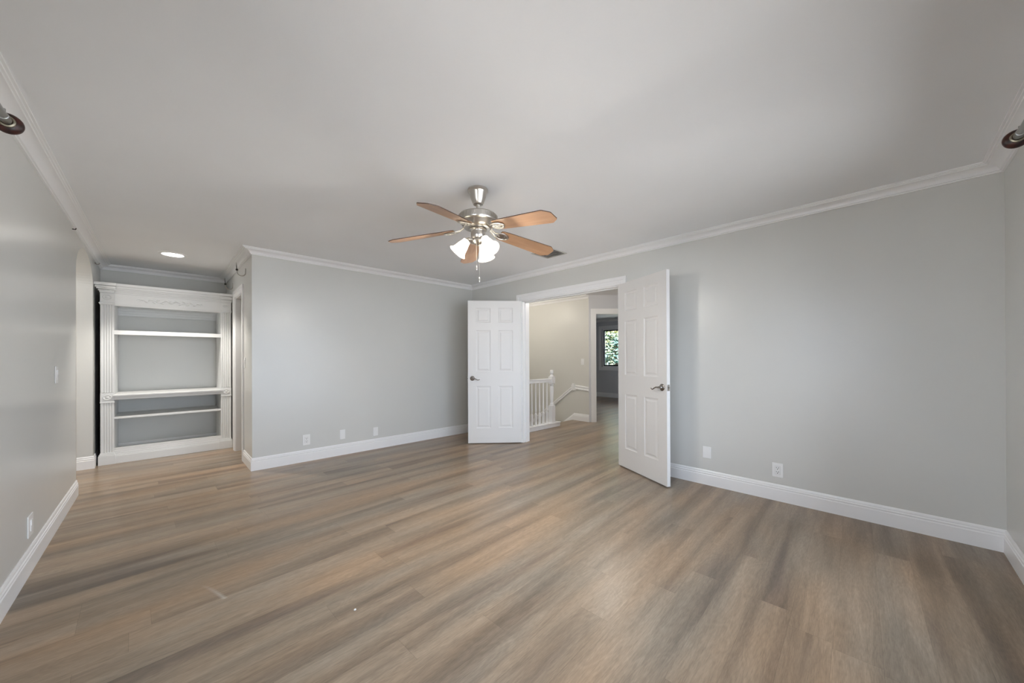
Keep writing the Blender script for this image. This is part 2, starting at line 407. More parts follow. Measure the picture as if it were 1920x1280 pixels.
# crown moulding and baseboards, one length per wall, mitred
loop = [(XL, YC), (XB, YC), (XB, YA), (XE, YA), (XE, YD), (XL, YD)]
names = ['rear', 'right', 'center', 'alcove', 'back', 'left']
for i in range(6):
    p0, p1 = loop[i], loop[(i + 1) % 6]
    m0 = -1 if i == 3 else 1; m1 = -1 if i == 2 else 1
    bm = bmesh.new(); segment(bm, p0, p1, CROWN, m0, m1)
    struct('trim_%d' % (i + 1), bm, M_TRIM, 'white crown moulding along the top of the %s wall' % {'rear': 'far right edge', 'right': 'double door', 'center': 'centre', 'alcove': 'alcove side', 'back': 'bookcase back', 'left': 'arched left'}[names[i]], 'crown moulding', smooth=True, sharp=25)
CAS = 0.095
def base(name, label, path):
    bm = bmesh.new(); sweep(bm, path, BASE); return struct(name, bm, M_TRIM, label, 'baseboard')
def baseseg(name, label, p0, p1, m0, m1):
    bm = bmesh.new(); segment(bm, p0, p1, BASE, m0, m1); return struct(name, bm, M_TRIM, label, 'baseboard')
baseseg('baseboard_rear', 'white baseboard at the far right edge of the room', (XL, YC), (XB, YC), 1, 1)
bm = bmesh.new(); segment(bm, (XB, YC), (XB, DOOR[0] - CAS), BASE, 1, 0); segment(bm, (XB, DOOR[1] + CAS), (XB, YA), BASE, 0, 1)
struct('baseboard_right', bm, M_TRIM, 'tall white baseboard along the right wall below the outlet', 'baseboard')
baseseg('baseboard_center', 'white baseboard along the centre wall left of the doors', (XB, YA), (XE, YA), 1, -1)
baseseg('baseboard_alcove', 'short white baseboard turning the corner into the alcove', (XE, YA), (XE, EDR[0] - CAS), -1, 0)
baseseg('baseboard_back', 'white baseboard seen inside the bottom of the bookcase', (XE, YD), (XL, YD), 1, 1)
base('baseboard_left', 'white baseboard along the left wall ending at the arch', [(XL, ARC[0]), (XL, YC)])
base('baseboard_arch', 'short white baseboard wrapping the far side of the arch', [(XL, YD), (XL, ARC[1]), (XL - T, ARC[1])])

# ------------------------------------------------------------------ double door: casing, jamb and two six-panel leaves
CASP = [(0, 0), (0, 1), (1, 1), (1, 0)]
def casing_bm(axis, c, u0, u1, top, wd, depth, sign, mitre_out=0.0):
    """flat moulded casing round an opening in a wall plane; axis 'x' means plane x=c"""
    bm = bmesh.new()
    def bx(a0, a1, z0, z1, d0, d1):
        lo, hi = sorted((c + sign * d0, c + sign * d1))
        if axis == 'x': add_box(bm, lo, hi, a0, a1, z0, z1)
        else: add_box(bm, a0, a1, lo, hi, z0, z1)
    for s, e in ((u0, -1), (u1, 1)):
        a0, a1 = sorted((s, s + e * wd)); b0, b1 = sorted((s + e * wd * .62, s + e * wd)); c0, c1 = sorted((s + e * .008, s + e * wd * .3))
        bx(a0, a1, 0, top + wd, 0, depth * .55); bx(b0, b1, 0, top + wd * .61, depth * .54, depth); bx(c0, c1, 0, top + .007, depth * .54, depth * .75)
    bx(u0, u1, top, top + wd, 0, depth * .55); bx(u0 - wd - .001, u1 + wd + .001, top + wd * .61, top + wd + .001, depth * .54, depth); bx(u0 - wd * .3, u1 + wd * .3, top + .008, top + wd * .3, depth * .54, depth * .75)
    return bm
struct('trim_7', casing_bm('x', XB, DOOR[0], DOOR[1], DOOR[2], CAS, .02, -1), M_TRIM, 'white casing around the double doorway', 'door casing', bevel=.002)
bm = bmesh.new()
add_box(bm, XB, XBO, DOOR[0] - .001, DOOR[0] + .012, 0, DOOR[2]); add_box(bm, XB, XBO, DOOR[1] - .012, DOOR[1] + .001, 0, DOOR[2]); add_box(bm, XB, XBO, DOOR[0], DOOR[1], DOOR[2] - .012, DOOR[2] + .001)
add_box(bm, XB + .05, XB + .085, DOOR[0] + .01, DOOR[0] + .024, 0, DOOR[2] - .01); add_box(bm, XB + .05, XB + .085, DOOR[1] - .024, DOOR[1] - .01, 0, DOOR[2] - .01); add_box(bm, XB + .05, XB + .085, DOOR[0], DOOR[1], DOOR[2] - .024, DOOR[2] - .01)
struct('trim_8', bm, M_TRIM, 'white door jamb lining the double doorway', 'door jamb')
struct('trim_9', casing_bm('x', XBO, DOOR[0], DOOR[1], DOOR[2], CAS, .018, 1), M_TRIM, 'white casing on the hall side of the double doorway', 'door casing')

def door_leaf(wd, ht, th):
    """six raised panels on both faces; x along the leaf from the hinge, y = thickness, z up from the bottom"""
    bm = bmesh.new()
    st = .118; mu = .112
    pw = (wd - 2 * st - mu) / 2
    xs = [0, st, st + pw, st + pw + mu, wd - st, wd]
    zs = [0, .213, .815, 1.025, 1.62, 1.73, 1.94, ht]
    cells = {(i, j) for i in (1, 3) for j in (1, 3, 5)}
    for side, y0, s in ((0, 0.0, 1), (1, th, -1)):
        for i in range(5):
            for j in range(7):
                x0, x1, z0, z1 = xs[i], xs[i + 1], zs[j], zs[j + 1]
                if (i, j) not in cells:
                    bm.faces.new([bm.verts.new(Vector(c)) for c in ((x0, y0, z0), (x1, y0, z0), (x1, y0, z1), (x0, y0, z1))]); continue
                prev = None
                for ins, dep in ((0, 0), (.004, .0045), (.014, .0075), (.022, .0075), (.040, .0015)):
                    ring = [bm.verts.new(Vector(c)) for c in ((x0 + ins, y0 + s * dep, z0 + ins), (x1 - ins, y0 + s * dep, z0 + ins), (x1 - ins, y0 + s * dep, z1 - ins), (x0 + ins, y0 + s * dep, z1 - ins))]
                    if prev:
                        for k in range(4): bm.faces.new((prev[k], prev[(k + 1) % 4], ring[(k + 1) % 4], ring[k]))
                    prev = ring
                bm.faces.new(prev)
    for a, b in (((0, 0), (wd, 0)), ((wd, 0), (wd, ht)), ((wd, ht), (0, ht)), ((0, ht), (0, 0))):
        bm.faces.new([bm.verts.new(Vector((a[0], 0, a[1]))), bm.verts.new(Vector((b[0], 0, b[1]))), bm.verts.new(Vector((b[0], th, b[1]))), bm.verts.new(Vector((a[0], th, a[1])))])
    bmesh.ops.remove_doubles(bm, verts=bm.verts, dist=1e-5)
    return bm
def lever_bm(y, s, wd, z=.93):
    bm = bmesh.new(); x = wd - .063
    mat = Matrix.Translation((x, y, z)) @ Matrix.Rotation(-s * PI / 2, 4, 'X')
    add_lathe(bm, [(.033, 0), (.034, .003), (.031, .007), (.024, .010), (.015, .012), (.012, .018), (.011, .045)], 28, mat)
    pts = [(x + .006, y + s * .045, z), (x - .012, y + s * .047, z + .001), (x - .03, y + s * .048, z + .001), (x - .05, y + s * .048, z - .007), (x - .07, y + s * .047, z - .019), (x - .085, y + s * .045, z - .023), (x - .1, y + s * .043, z - .018), (x - .108, y + s * .042, z - .013)]
    add_tube(bm, pts, [.011, .0105, .009, .0075, .007, .007, .006, .0045], 12, .75)
    return bm
DW, DH, DT = .765, 2.046, .036
def door(name, label, hinge, direction, flip):
    rz = math.atan2(direction[1], direction[0])
    d = tag(obj(name, door_leaf(DW, DH, DT), M_DOOR, loc=(hinge[0], hinge[1], .012), rot=(0, 0, rz), bevel=.0012), label, 'door', kind='structure')
    obj('door_handle', lever_bm(0, -1, DW), M_LEVER, d, smooth=True); obj('door_handle', lever_bm(DT, 1, DW), M_LEVER, d, smooth=True)
    bm = bmesh.new(); add_box(bm, DW - .001, DW + .0012, .006, .030, .90, .957)
    lp = obj('latch_plate', bm, M_NICKEL, d)
    bm = bmesh.new(); add_box(bm, DW, DW + .008, .011, .025, .921, .937); obj('latch_bolt', bm, M_LEVER, lp)
    for z in (.2, 1.02, 1.84):
        bm = bmesh.new(); add_lathe(bm, [(.006, z - .045), (.0065, z - .044), (.0065, z + .044), (.006, z + .045)], 12, Matrix.Translation((-.004, flip * DT, 0)))
        obj('hinge', bm, M_TRIM, d, smooth=True)
    return d
# left leaf: its face with y=0 side turned to the room
door('door_1', 'white six-panel door leaf swung open left of the doorway', (3.765, 3.682), (-.755, .655), 1)
# right leaf
door('door_2', 'large white six-panel door leaf open toward the right wall', (3.745, 2.103), (-.440, -.898), 1)

# ------------------------------------------------------------------ alcove doorway casing and jamb
struct('trim_10', casing_bm('x', XE, EDR[0], EDR[1], EDR[2], .09, .018, -1), M_TRIM, 'white casing round the doorway beside the bookcase', 'door casing', bevel=.0015)
bm = bmesh.new()
add_box(bm, XE, XE + T, EDR[0] - .001, EDR[0] + .012, 0, EDR[2]); add_box(bm, XE, XE + T, EDR[1] - .012, EDR[1] + .001, 0, EDR[2]); add_box(bm, XE, XE + T, EDR[0], EDR[1], EDR[2] - .012, EDR[2] + .001)
jb = struct('trim_11', bm, M_TRIM, 'white jamb inside the doorway beside the bookcase', 'door jamb')
bm = bmesh.new(); add_box(bm, XE + .075, XE + .1, EDR[1] - .030, EDR[1] - .010, 1.86, 1.93); obj('hinge', bm, M_BLACK, jb)

# ------------------------------------------------------------------ windows that light the room (outside the frame)
def window(name, label, axis, c, out, u0, u1, z0, z1, frame_mat, casing=True, mull=1, fw_=.05, sash=False):
    """frame, muntins and glass set in an opening; out = +1/-1 direction of outdoors"""
    def bx(bm, a0, a1, b0, b1, d0, d1):
        lo, hi = sorted((c + out * d0, c + out * d1))
        if axis == 'x': add_box(bm, lo, hi, a0, a1, b0, b1)
        else: add_box(bm, a0, a1, lo, hi, b0, b1)
    bm = bmesh.new()
    for a0, a1 in ((u0, u0 + fw_), (u1 - fw_, u1)): bx(bm, a0, a1, z0, z1, .05, .10)
    bx(bm, u0 + fw_, u1 - fw_, z0, z0 + fw_, .05, .10); bx(bm, u0 + fw_, u1 - fw_, z1 - fw_, z1, .05, .10)
    for k in range(1, mull + 1):
        m_ = u0 + (u1 - u0) * k / (mull + 1); bx(bm, m_ - .02, m_ + .02, z0 + fw_, z1 - fw_, .055, .095)
    o = struct(name, bm, frame_mat, label, 'window')
    bm = bmesh.new(); bx(bm, u0 + fw_, u1 - fw_, z0 + fw_, z1 - fw_, .074, .078); obj('pane', bm, M_GLASS, o)
    if sash:
        bm = bmesh.new(); a0, a1, b0, b1, q = u0 + fw_, u1 - fw_, z0 + fw_, z1 - fw_, .036
        bx(bm, a0, a0 + q, b0, b1, .06, .09); bx(bm, a1 - q, a1, b0, b1, .06, .09); bx(bm, a0 + q, a1 - q, b0, b0 + q, .06, .09); bx(bm, a0 + q, a1 - q, b1 - q, b1, .06, .09)
        obj('black_sash', bm, M_BLACKFRAME, o)
    bm = bmesh.new()
    if casing:
        cw = .1
        bx(bm, u0 - cw, u0, z0 - cw, z1 + cw, 0, -.018); bx(bm, u1, u1 + cw, z0 - cw, z1 + cw, 0, -.018)
        bx(bm, u0, u1, z1, z1 + cw, 0, -.018); bx(bm, u0, u1, z0 - cw, z0, 0, -.018); bx(bm, u0 - .01, u1 + .01, z0 - .012, z0 + .004, -.03, .05)
        obj('window_casing', bm, M_TRIM, o)
    return o
window('window_1', 'white framed window in the left wall under its curtain rod', 'x', XL, -1, *WIN_L, M_TRIM)
window('window_2', 'white framed window in the rear wall under its curtain rod', 'y', YC, -1, *WIN_C, M_TRIM)

# ------------------------------------------------------------------ rooms around: arch room, closet, hall, bedroom
XAR = XL - T
bm = bmesh.new()
add_box(bm, XW[0], XW[0] + .1, 3.9, YD + .2, 0, H); add_box(bm, XW[0], XAR, 3.9, 4.0, 0, H); add_box(bm, XW[0], XAR, YD + .1, YD + .2, 0, H)
struct('wall_arch_room', bm, M_HALL, 'pale walls of the small room behind the arch', 'wall')
bm = bmesh.new(); add_box(bm, XE + T, XB, YD, YD + T, 0, H)
struct('wall_closet', bm, M_WALL, 'grey wall at the back of the room beside the alcove', 'wall')
def added_dome(loc, label, power, col, mat):  # out-of-view fixture, added to brighten the neighbouring spaces
    t = thing('added_dome_light', label, 'ceiling light', loc)
    bm = bmesh.new(); add_lathe(bm, [(.16, 0), (.165, -.012), (.155, -.02)], 32); obj('base_ring', bm, M_NICKEL, t, smooth=True)
    bm = bmesh.new(); add_lathe(bm, [(.15, -.015), (.148, -.04), (.125, -.07), (.08, -.09), (.03, -.098), (.002, -.099)], 32, cap=False); obj('glass_dome', bm, mat, t, smooth=True)
    o = lamp('bulb_light', 'POINT', (0, 0, -.13), power, col, shadow_soft_size=.1); o.parent = t
    return t
added_dome((-1.6, 5.6, H), 'added unseen dome light in the room behind the arch', 28, (1, .97, .92), M_DOMEGLASS)  # added to light the arch reveal
added_dome((4.75, 5.3, H), 'added unseen dome light above the staircase', 26, (1, .92, .80), M_DOMEGLASS)  # added to brighten the stair wall, hidden from the camera
added_dome((4.85, 2.9, H), 'added unseen dome light of the hall before the bedroom doorway', 22, (1, .95, .88), M_DOMEGLASS)  # added fill for the diagonal wall and its casing

# hall: wall F along the stairs, diagonal wall G with the bedroom doorway
XF, YFG = 5.9, 3.94
wall_x('wall_stairs', XF, XF + T, rect(YFG, 7.5, -2.6, H), [], M_HALL, 'warm beige wall running beside the staircase')
wall_y('wall_stair_end', 7.4, 7.5, rect(XBO, XF, -2.6, H), [], M_HALL, 'beige wall at the foot of the stairs')
bm = bmesh.new(); add_box(bm, XBO - .1, XBO, 4.2, 7.4, -2.6, 0); struct('wall_stair_low', bm, M_HALL, 'beige wall below the landing beside the stairs', 'wall')
bm = bmesh.new(); add_box(bm, XBO, 5.03, 4.1, 4.2, -2.6, -.2); add_box(bm, 5.03, XF, 4.2, 4.3, -2.6, -.2); struct('wall_landing', bm, M_HALL, 'beige wall face below the landing edge', 'wall')
wall_y('wall_hall', 1.08, 1.2, rect(XBO, 7.45, 0, H), [], M_HALL, 'beige hall wall hidden behind the right door')
# diagonal wall in its own frame: u along rt0, v up
rt0 = Vector((math.sin(yaw), -math.cos(yaw), 0)); fw0 = Vector((math.cos(yaw), math.sin(yaw), 0))
G0 = Vector((XF, YFG, 0))
GD = (.128, .95, 2.085)
go = [(0, 0), (GD[0], 0), (GD[0], GD[2]), (GD[1], GD[2]), (GD[1], 0), (2.05, 0), (2.05, H), (0, H)]
bm = bmesh.new(); slab(bm, go, [], lambda u, v: G0 + rt0 * u + Vector((0, 0, v)), lambda u, v: G0 + rt0 * u + fw0 * T + Vector((0, 0, v)))
struct('wall_diagonal', bm, M_BED, 'grey diagonal hall wall above the bedroom doorway', 'wall')
bm = bmesh.new()
def gbox(u0, u1, d0, d1, z0, z1): add_box(bm, u0, u1, d0, d1, z0, z1, Matrix(((rt0.x, fw0.x, 0, G0.x), (rt0.y, fw0.y, 0, G0.y), (0, 0, 1, 0), (0, 0, 0, 1))))
gbox(GD[0] - .09, GD[0], -.02, 0, 0, GD[2] + .09); gbox(GD[1], GD[1] + .09, -.02, 0, 0, GD[2] + .09); gbox(GD[0], GD[1], -.02, 0, GD[2], GD[2] + .09)
gbox(GD[0] - .09, GD[0] - .06, -.026, -.019, 0, GD[2] + .09)
gbox(GD[0] - .001, GD[0] + .012, -.01, T + .01, 0, GD[2]); gbox(GD[1] - .012, GD[1] + .001, -.01, T + .01, 0, GD[2]); gbox(GD[0], GD[1], -.01, T + .01, GD[2] - .012, GD[2] + .001)
struct('trim_12', bm, M_TRIM, 'white casing of the bedroom doorway across the hall', 'door casing', bevel=.0015)
wall_y('wall_hall_end', 2.44, 2.5, rect(7.3, 10.3, 0, H), [], M_BED, 'bedroom wall hidden beyond the hall')
bm = bmesh.new(); add_box(bm, 7.33, 7.45, 1.2, 2.55, 0, H); struct('wall_hall_side', bm, M_HALL, 'hall wall at the hidden right end', 'wall')
wall_x('wall_bedroom', XF3, XF3 + T, rect(2.5, 9.0, 0, H), [rect(*WIN_F)], M_BED, 'grey bedroom wall holding the far window')
wall_y('wall_bedroom_side', 8.88, 9.0, rect(XBO, XF3, 0, H), [], M_BED, 'bedroom side wall far to the left')
window('window_3', 'far bedroom window with black sash and green view', 'x', XF3, 1, *WIN_F, M_TRIM, fw_=.035, sash=True)
bm = bmesh.new(); segment(bm, (XF3, 2.5), (XF3, 8.88), BASE); struct('baseboard_bedroom', bm, M_TRIM, 'white baseboard below the far bedroom window', 'baseboard')
bm = bmesh.new(); segment(bm, (XF3, 2.5), (XF3, 8.88), CROWN); struct('trim_13', bm, M_TRIM, 'crown moulding above the far bedroom window', 'crown moulding')
bm = bmesh.new(); segment(bm, (XF, YFG), (XF, 7.4), CROWN); struct('trim_14', bm, M_TRIM, 'white crown moulding on the beige stair wall', 'crown moulding', smooth=True, sharp=25)
# stair wall: chair rail and skirt that turn down with the stairs
YN = 4.29; SL = .742
def slope_strip(bm, prof, pts):
    """profile (offset out of wall F toward -x, dz) along points (y,z)"""
    rings = [[bm.verts.new(Vector((XF - o, y, z + dz))) for o, dz in prof] for y, z in pts]
    m = len(prof)
    for a, b in zip(rings, rings[1:]):
        for k in range(m): bm.faces.new((a[k], a[(k + 1) % m], b[(k + 1) % m], b[k]))
    bm.faces.new(rings[0]); bm.faces.new(list(reversed(rings[-1])))
bm = bmesh.new()
slope_strip(bm, [(0, 0), (.012, 0), (.02, .01), (.02, .026), (.010, .033), (.010, .05), (.022, .056), (.022, .078), (.012, .086), (0, .086)], [(YFG, .585), (YN, .615), (YN + 1.9, .615 - 1.9 * SL)])
add_box(bm, XF - .024, XF, YN - .045, YN + .05, .59, .70); add_box(bm, XF - .03, XF, YN - .02, YN + .03, .63, .725)
struct('trim_15', bm, M_TRIM, 'white chair rail sloping down along the stair wall', 'chair rail', bevel=.001)
bm = bmesh.new()
segment(bm, (XF, YFG), (XF, YN), BASE)
slope_strip(bm, [(0, -.26), (.014, -.26), (.014, .11), (.008, .12), (.008, .14), (0, .14)], [(YN, 0.0), (YN + 2.6, -2.6 * SL)])
struct('baseboard_stairs', bm, M_TRIM, 'white skirting stepping down along the stair wall', 'baseboard')

# ------------------------------------------------------------------ stair railing and staircase
rl = thing('stair_railing', 'white balustrade with turned newel post guarding the stairs', 'railing', (5.03, 4.145, 0))
bm = bmesh.new(); add_box(bm, XBO - 5.03, .17, -.055, .055, 0, .066); add_box(bm, XBO - 5.03, .178, -.063, .06, .062, .078); obj('bottom_curb', bm, M_TRIM, rl, bevel=.003)
bm = bmesh.new(); add_box(bm, XBO - 5.03, -.04, -.03, .03, .845, .868); add_box(bm, XBO - 5.03, -.04, -.024, .024, .80, .846); obj('handrail', bm, M_TRIM, rl, bevel=.006)
bm = bmesh.new(); add_box(bm, -.043, .043, -.043, .043, .078, .385); add_box(bm, -.043, .043, -.043, .043, .775, .90)
add_lathe(bm, [(.042, .385), (.036, .395), (.03, .405), (.036, .415), (.026, .43), (.031, .52), (.036, .66), (.033, .715), (.026, .735), (.037, .745), (.037, .757), (.03, .765), (.04, .776)], 20)
add_lathe(bm, [(.04, .9), (.036, .915), (.022, .93), (.018, .94), (.03, .95), (.036, .968), (.034, .985), (.028, .998), (.033, 1.005), (.02, 1.018), (.002, 1.02)], 20)
obj('newel_post', bm, M_TRIM, rl, smooth=True, sharp=30)
k = 0
x = -.135
bal_me = None
while 5.03 + x > XBO + .03:
    if bal_me is None:
        bm = bmesh.new(); add_box(bm, -.016, .016, -.016, .016, .078, .27); 
        add_lathe(bm, [(.018, .27), (.014, .285), (.008, .295), (.0125, .31), (.0145, .36), (.011, .5), (.0095, .66), (.009, .80)], 12)
        b = obj('baluster', bm, M_TRIM, rl, loc=(x, 0, 0), smooth=True, sharp=30); bal_me = b
    else:
        c = bal_me.copy(); COL.objects.link(c); c.location = (x, 0, 0)
    x -= .0985
st = thing('staircase', 'stairs descending beside the beige wall behind the railing', 'stairs', (5.48, 4.33, 0))
for k in range(8):
    bm = bmesh.new(); add_box(bm, -.37, .405, .0 + .25 * k, .27 + .25 * k, -.185 * (k + 1) - .04, -.185 * (k + 1)); obj('step', bm, M_STAIR, st, bevel=.006)
bm = bmesh.new()
for k in range(8): add_box(bm, -.37, .405, .25 * k + .001, .25 * k + .02, -.185 * (k + 1), -.185 * k - .04)
obj('risers', bm, M_TRIM, st)

# ------------------------------------------------------------------ bookcase
BX0, BX1, BY = -.50, .707, 6.346
bc = thing('bookcase', 'tall white open bookcase with fluted pilasters and carved frieze', 'bookcase', (0, BY, 0))
OX0, OX1 = -.392, .597
BD = .577
def bxo(name, boxes, mat=M_CASE, bevel=.002, parent=bc, **kw):
    bm = bmesh.new()
    for b in boxes: add_box(bm, *b)
    return obj(name, bm, mat, parent, bevel=bevel, **kw)
def pilaster(x0, x1):
    bm = bmesh.new(); wd = x1 - x0
    # fluted shafts (two): outline with grooves extruded upward
    for z0, z1 in ((.135, .722), (.842, 1.872)):
        out = [(x0, .03), (x0, 0)]
        n = 4; m_ = .014; fwid = (wd - 2 * m_) / n
        for k in range(n):
            c0 = x0 + m_ + k * fwid
            out += [(c0 + fwid * .14, 0), (c0 + fwid * .24, .0055), (c0 + fwid * .5, .0085), (c0 + fwid * .76, .0055), (c0 + fwid * .86, 0)]
        out += [(x1, 0), (x1, .03)]
        lo = [bm.verts.new(Vector((a, b, z0))) for a, b in out]; hi = [bm.verts.new(Vector((a, b, z1))) for a, b in out]
        for i in range(len(out)):
            j = (i + 1) % len(out); bm.faces.new((lo[i], lo[j], hi[j], hi[i]))
        bm.faces.new(lo); bm.faces.new(list(reversed(hi)))
    o = obj('pilaster', bm, M_CASE, bc)
    bxo('base_block', [(x0 - .018, x1 + .012, -.022, .03, 0, .105), (x0 - .013, x1 + .008, -.016, .03, .105, .12), (x0 - .006, x1 + .003, -.008, .03, .12, .137)], parent=o)
    for z0, z1 in ((.727, .838), (1.905, 2.012)):
        bxo('rosette_block', [(x0 - .002, x1 + .002, -.004, .03, z0, z1), (x0 - .005, x1 + .005, -.008, .03, z0 - .006, z0 + .004)], parent=o)
        bm = bmesh.new(); cx, cz = (x0 + x1) / 2, (z0 + z1) / 2 + .003
        mt = Matrix.Translation((cx, -.004, cz)) @ Matrix.Rotation(PI / 2, 4, 'X') @ Matrix.Diagonal((1.0, .82, 1, 1))
        add_lathe(bm, [(.037, 0), (.037, .004), (.033, .008), (.028, .006), (.024, .002), (.016, .002), (.012, .008), (.006, .011), (.001, .0115)], 28, mt)
        obj('rosette', bm, M_CASE, o, smooth=True)
    return o
pilaster(BX0, OX0); pilaster(OX1, BX1)
bxo('capital', [(BX0 - .006, OX0 + .004, -.01, .03, 1.872, 1.882), (BX0 - .012, OX0 + .006, -.016, .03, 1.882, 1.896)])
bxo('capital', [(OX1 - .004, BX1 + .004, -.01, .03, 1.872, 1.882), (OX1 - .006, BX1 + .008, -.016, .03, 1.882, 1.896)])
fz = bxo('frieze', [(BX0, BX1, 0, .03, 1.885, 2.03), (OX0, OX1, .004, .03, 1.868, 1.886)])
bm = bmesh.new()      # carved leaf scroll on the frieze
cx0 = (OX0 + OX1) / 2; zc = 1.952
for s in (-1, 1):
    pts = [(cx0 + s * (.02 + .012 * k), -.004, zc + .016 * math.sin(k * .62) * (1 - k / 40)) for k in range(22)]
    add_tube(bm, pts, [.006 - .0002 * k for k in range(22)], 8)
    for k, (dx, dz, a) in enumerate(((.05, .018, .5), (.085, -.016, -.4), (.12, .017, .5), (.155, -.015, -.5), (.19, .014, .4), (.225, -.012, -.4), (.26, .008, .2))):
        q = bmesh.ops.create_uvsphere(bm, u_segments=10, v_segments=6, radius=1)
        mt = Matrix.Translation((cx0 + s * dx, -.003, zc + dz)) @ Matrix.Rotation(s * a, 4, 'Y') @ Matrix.Diagonal((.022, .007, .009, 1))
        for v in q['verts']: v.co = mt @ v.co
    pts = [(cx0 + s * (.285 + .02 * math.cos(t) * (1 - t / 8)), -.003, zc + .018 * math.sin(t) * (1 - t / 8)) for t in [i * .45 for i in range(12)]]
    add_tube(bm, pts, .004, 8)
add_ball(bm, (cx0, -.003, zc), .018, 1.3, .5, 1)
obj('carved_scroll', bm, M_CASE, fz, smooth=True)
# cornice: stepped profile returning on both sides, breaking forward over the pilasters
bm = bmesh.new()
steps = [(.006, 2.012, 2.032), (.016, 2.032, 2.046), (.028, 2.05, 2.066), (.038, 2.066, 2.088), (.048, 2.094, 2.127)]
for i, (o_, z0, z1) in enumerate(steps):
    add_box(bm, BX0 - min(o_, .045), BX1 + min(o_, .012), -o_, .03, z0, z1 + (.0 if i == 4 else .006))
    for a0, a1 in ((BX0 - min(o_, .045), OX0 + o_ * .4), (OX1 - o_ * .4, BX1 + min(o_, .012))): add_box(bm, a0, a1, -o_ - .012, .0, z0, z1)
add_box(bm, BX0, BX1, .0, BD, 2.10, 2.118)
obj('cornice', bm, M_CASE, bc, bevel=.002)
bxo('top_panel', [(OX0 - .02, OX1 + .02, .03, BD, 1.90, 1.918)])
bxo('back_rail', [(OX0, OX1, BD - .018, BD, 1.86, 1.90), (OX0, OX1, BD - .012, BD, 1.83, 1.86), (OX0, OX1, BD - .007, BD, 1.80, 1.83)])
bxo('shelf', [(OX0, OX1, .012, BD, 1.553, 1.575), (OX0, OX1, .004, .024, 1.527, 1.577)])
bxo('shelf', [(OX0, OX1, .03, BD, .522, .546)])
bxo('counter', [(OX0 - .012, OX1 + .012, -.028, .0, .795, .815), (OX0, OX1, 0, BD, .79, .815), (OX0 - .004, OX1 + .004, -.018, .0, .778, .795), (OX0, OX1, -.008, .03, .752, .79)], bevel=.004)
bxo('base_rail', [(OX0 + .0, OX1 - .0, -.014, .03, 0, .092), (OX0, OX1, -.008, .03, .092, .108), (OX0, OX1, -.002, .03, .108, .128), (OX0, OX1, .004, .03, .128, .150), (OX0, OX1, .009, .03, .150, .182)])
bxo('bottom_board', [(OX0, OX1, .03, BD - .015, .085, .103)])
bxo('inner_side', [(OX0 - .02, OX0, .03, BD, .0, 1.9)]); bxo('inner_side', [(OX1, OX1 + .02, .03, BD, .0, 1.9)])
o = bxo('outer_side', [(BX0 + .012, BX0 + .03, .03, BD, .012, 2.02)], M_DARK); o['label'] = 'dark unpainted outer side'
o = bxo('outer_side', [(BX1 - .03, BX1 - .012, .03, BD, .012, 2.02)], M_DARK); o['label'] = 'dark unpainted outer side'

# ------------------------------------------------------------------ ceiling fan
FX, FY = 1.646, 2.036
fan = thing('ceiling_fan', 'five-blade ceiling fan with three lit glass shades', 'ceiling fan', (FX, FY, H))
def lathe(name, prof, mat, parent=fan, seg=40, **kw):
    bm = bmesh.new(); add_lathe(bm, prof, seg, **kw); return obj(name, bm, mat, parent, smooth=True, sharp=30)
lathe('canopy', [(.072, 0), (.074, -.006), (.073, -.014), (.066, -.02), (.062, -.03), (.056, -.055), (.046, -.082), (.040, -.098), (.036, -.104), (.036, -.108), (.02, -.112), (.014, -.112)], M_NICKEL)
lathe('downrod', [(.0135, -.10), (.0135, -.170), (.02, -.172), (.022, -.178)], M_NICKEL)
mh = lathe('motor_housing', [(.03, -.170), (.085, -.174), (.118, -.180), (.134, -.188), (.139, -.195), (.139, -.232), (.136, -.238), (.130, -.241), (.125, -.247), (.113, -.266), (.100, -.279), (.086, -.284), (.05, -.286)], M_NICKEL)
bm = bmesh.new()
for k in range(72):
    a = 2 * PI * k / 72; mt = Matrix.Rotation(a, 4, 'Z') @ Matrix.Translation((.139, 0, -.2135)); add_box(bm, -.002, .003, -.0034, .0034, -.016, .016, mt)
obj('ribbed_band', bm, M_NICKEL, mh)
lathe('switch_housing', [(.05, -.282), (.062, -.288), (.064, -.294), (.052, -.300), (.050, -.306), (.051, -.312), (.052, -.325), (.05, -.345), (.044, -.356), (.03, -.36)], M_NICKEL)
lathe('light_fitter', [(.03, -.356), (.04, -.360), (.042, -.371), (.034, -.386), (.02, -.398), (.008, -.404), (.002, -.405)], M_NICKEL)
ZB = -.274                                                  # blade plane below the ceiling
view_az = math.atan2(FY, FX)
def blade_bm():
    bm = bmesh.new()
    prof = [(.175, .050), (.19, .057), (.25, .060), (.45, .068), (.606, .0735), (.617, .071), (.656, .043), (.662, .034), (.662, -.034), (.656, -.043), (.617, -.071), (.606, -.0735), (.45, -.068), (.25, -.060), (.19, -.057), (.175, -.050)]
    a = [bm.verts.new(Vector((x_, y_, .003))) for x_, y_ in prof]; b = [bm.verts.new(Vector((x_, y_, -.003))) for x_, y_ in prof]
    bm.faces.new(a); bm.faces.new(list(reversed(b)))
    for i in range(len(prof)): j = (i + 1) % len(prof); bm.faces.new((a[i], b[i], b[j], a[j]))
    return bm
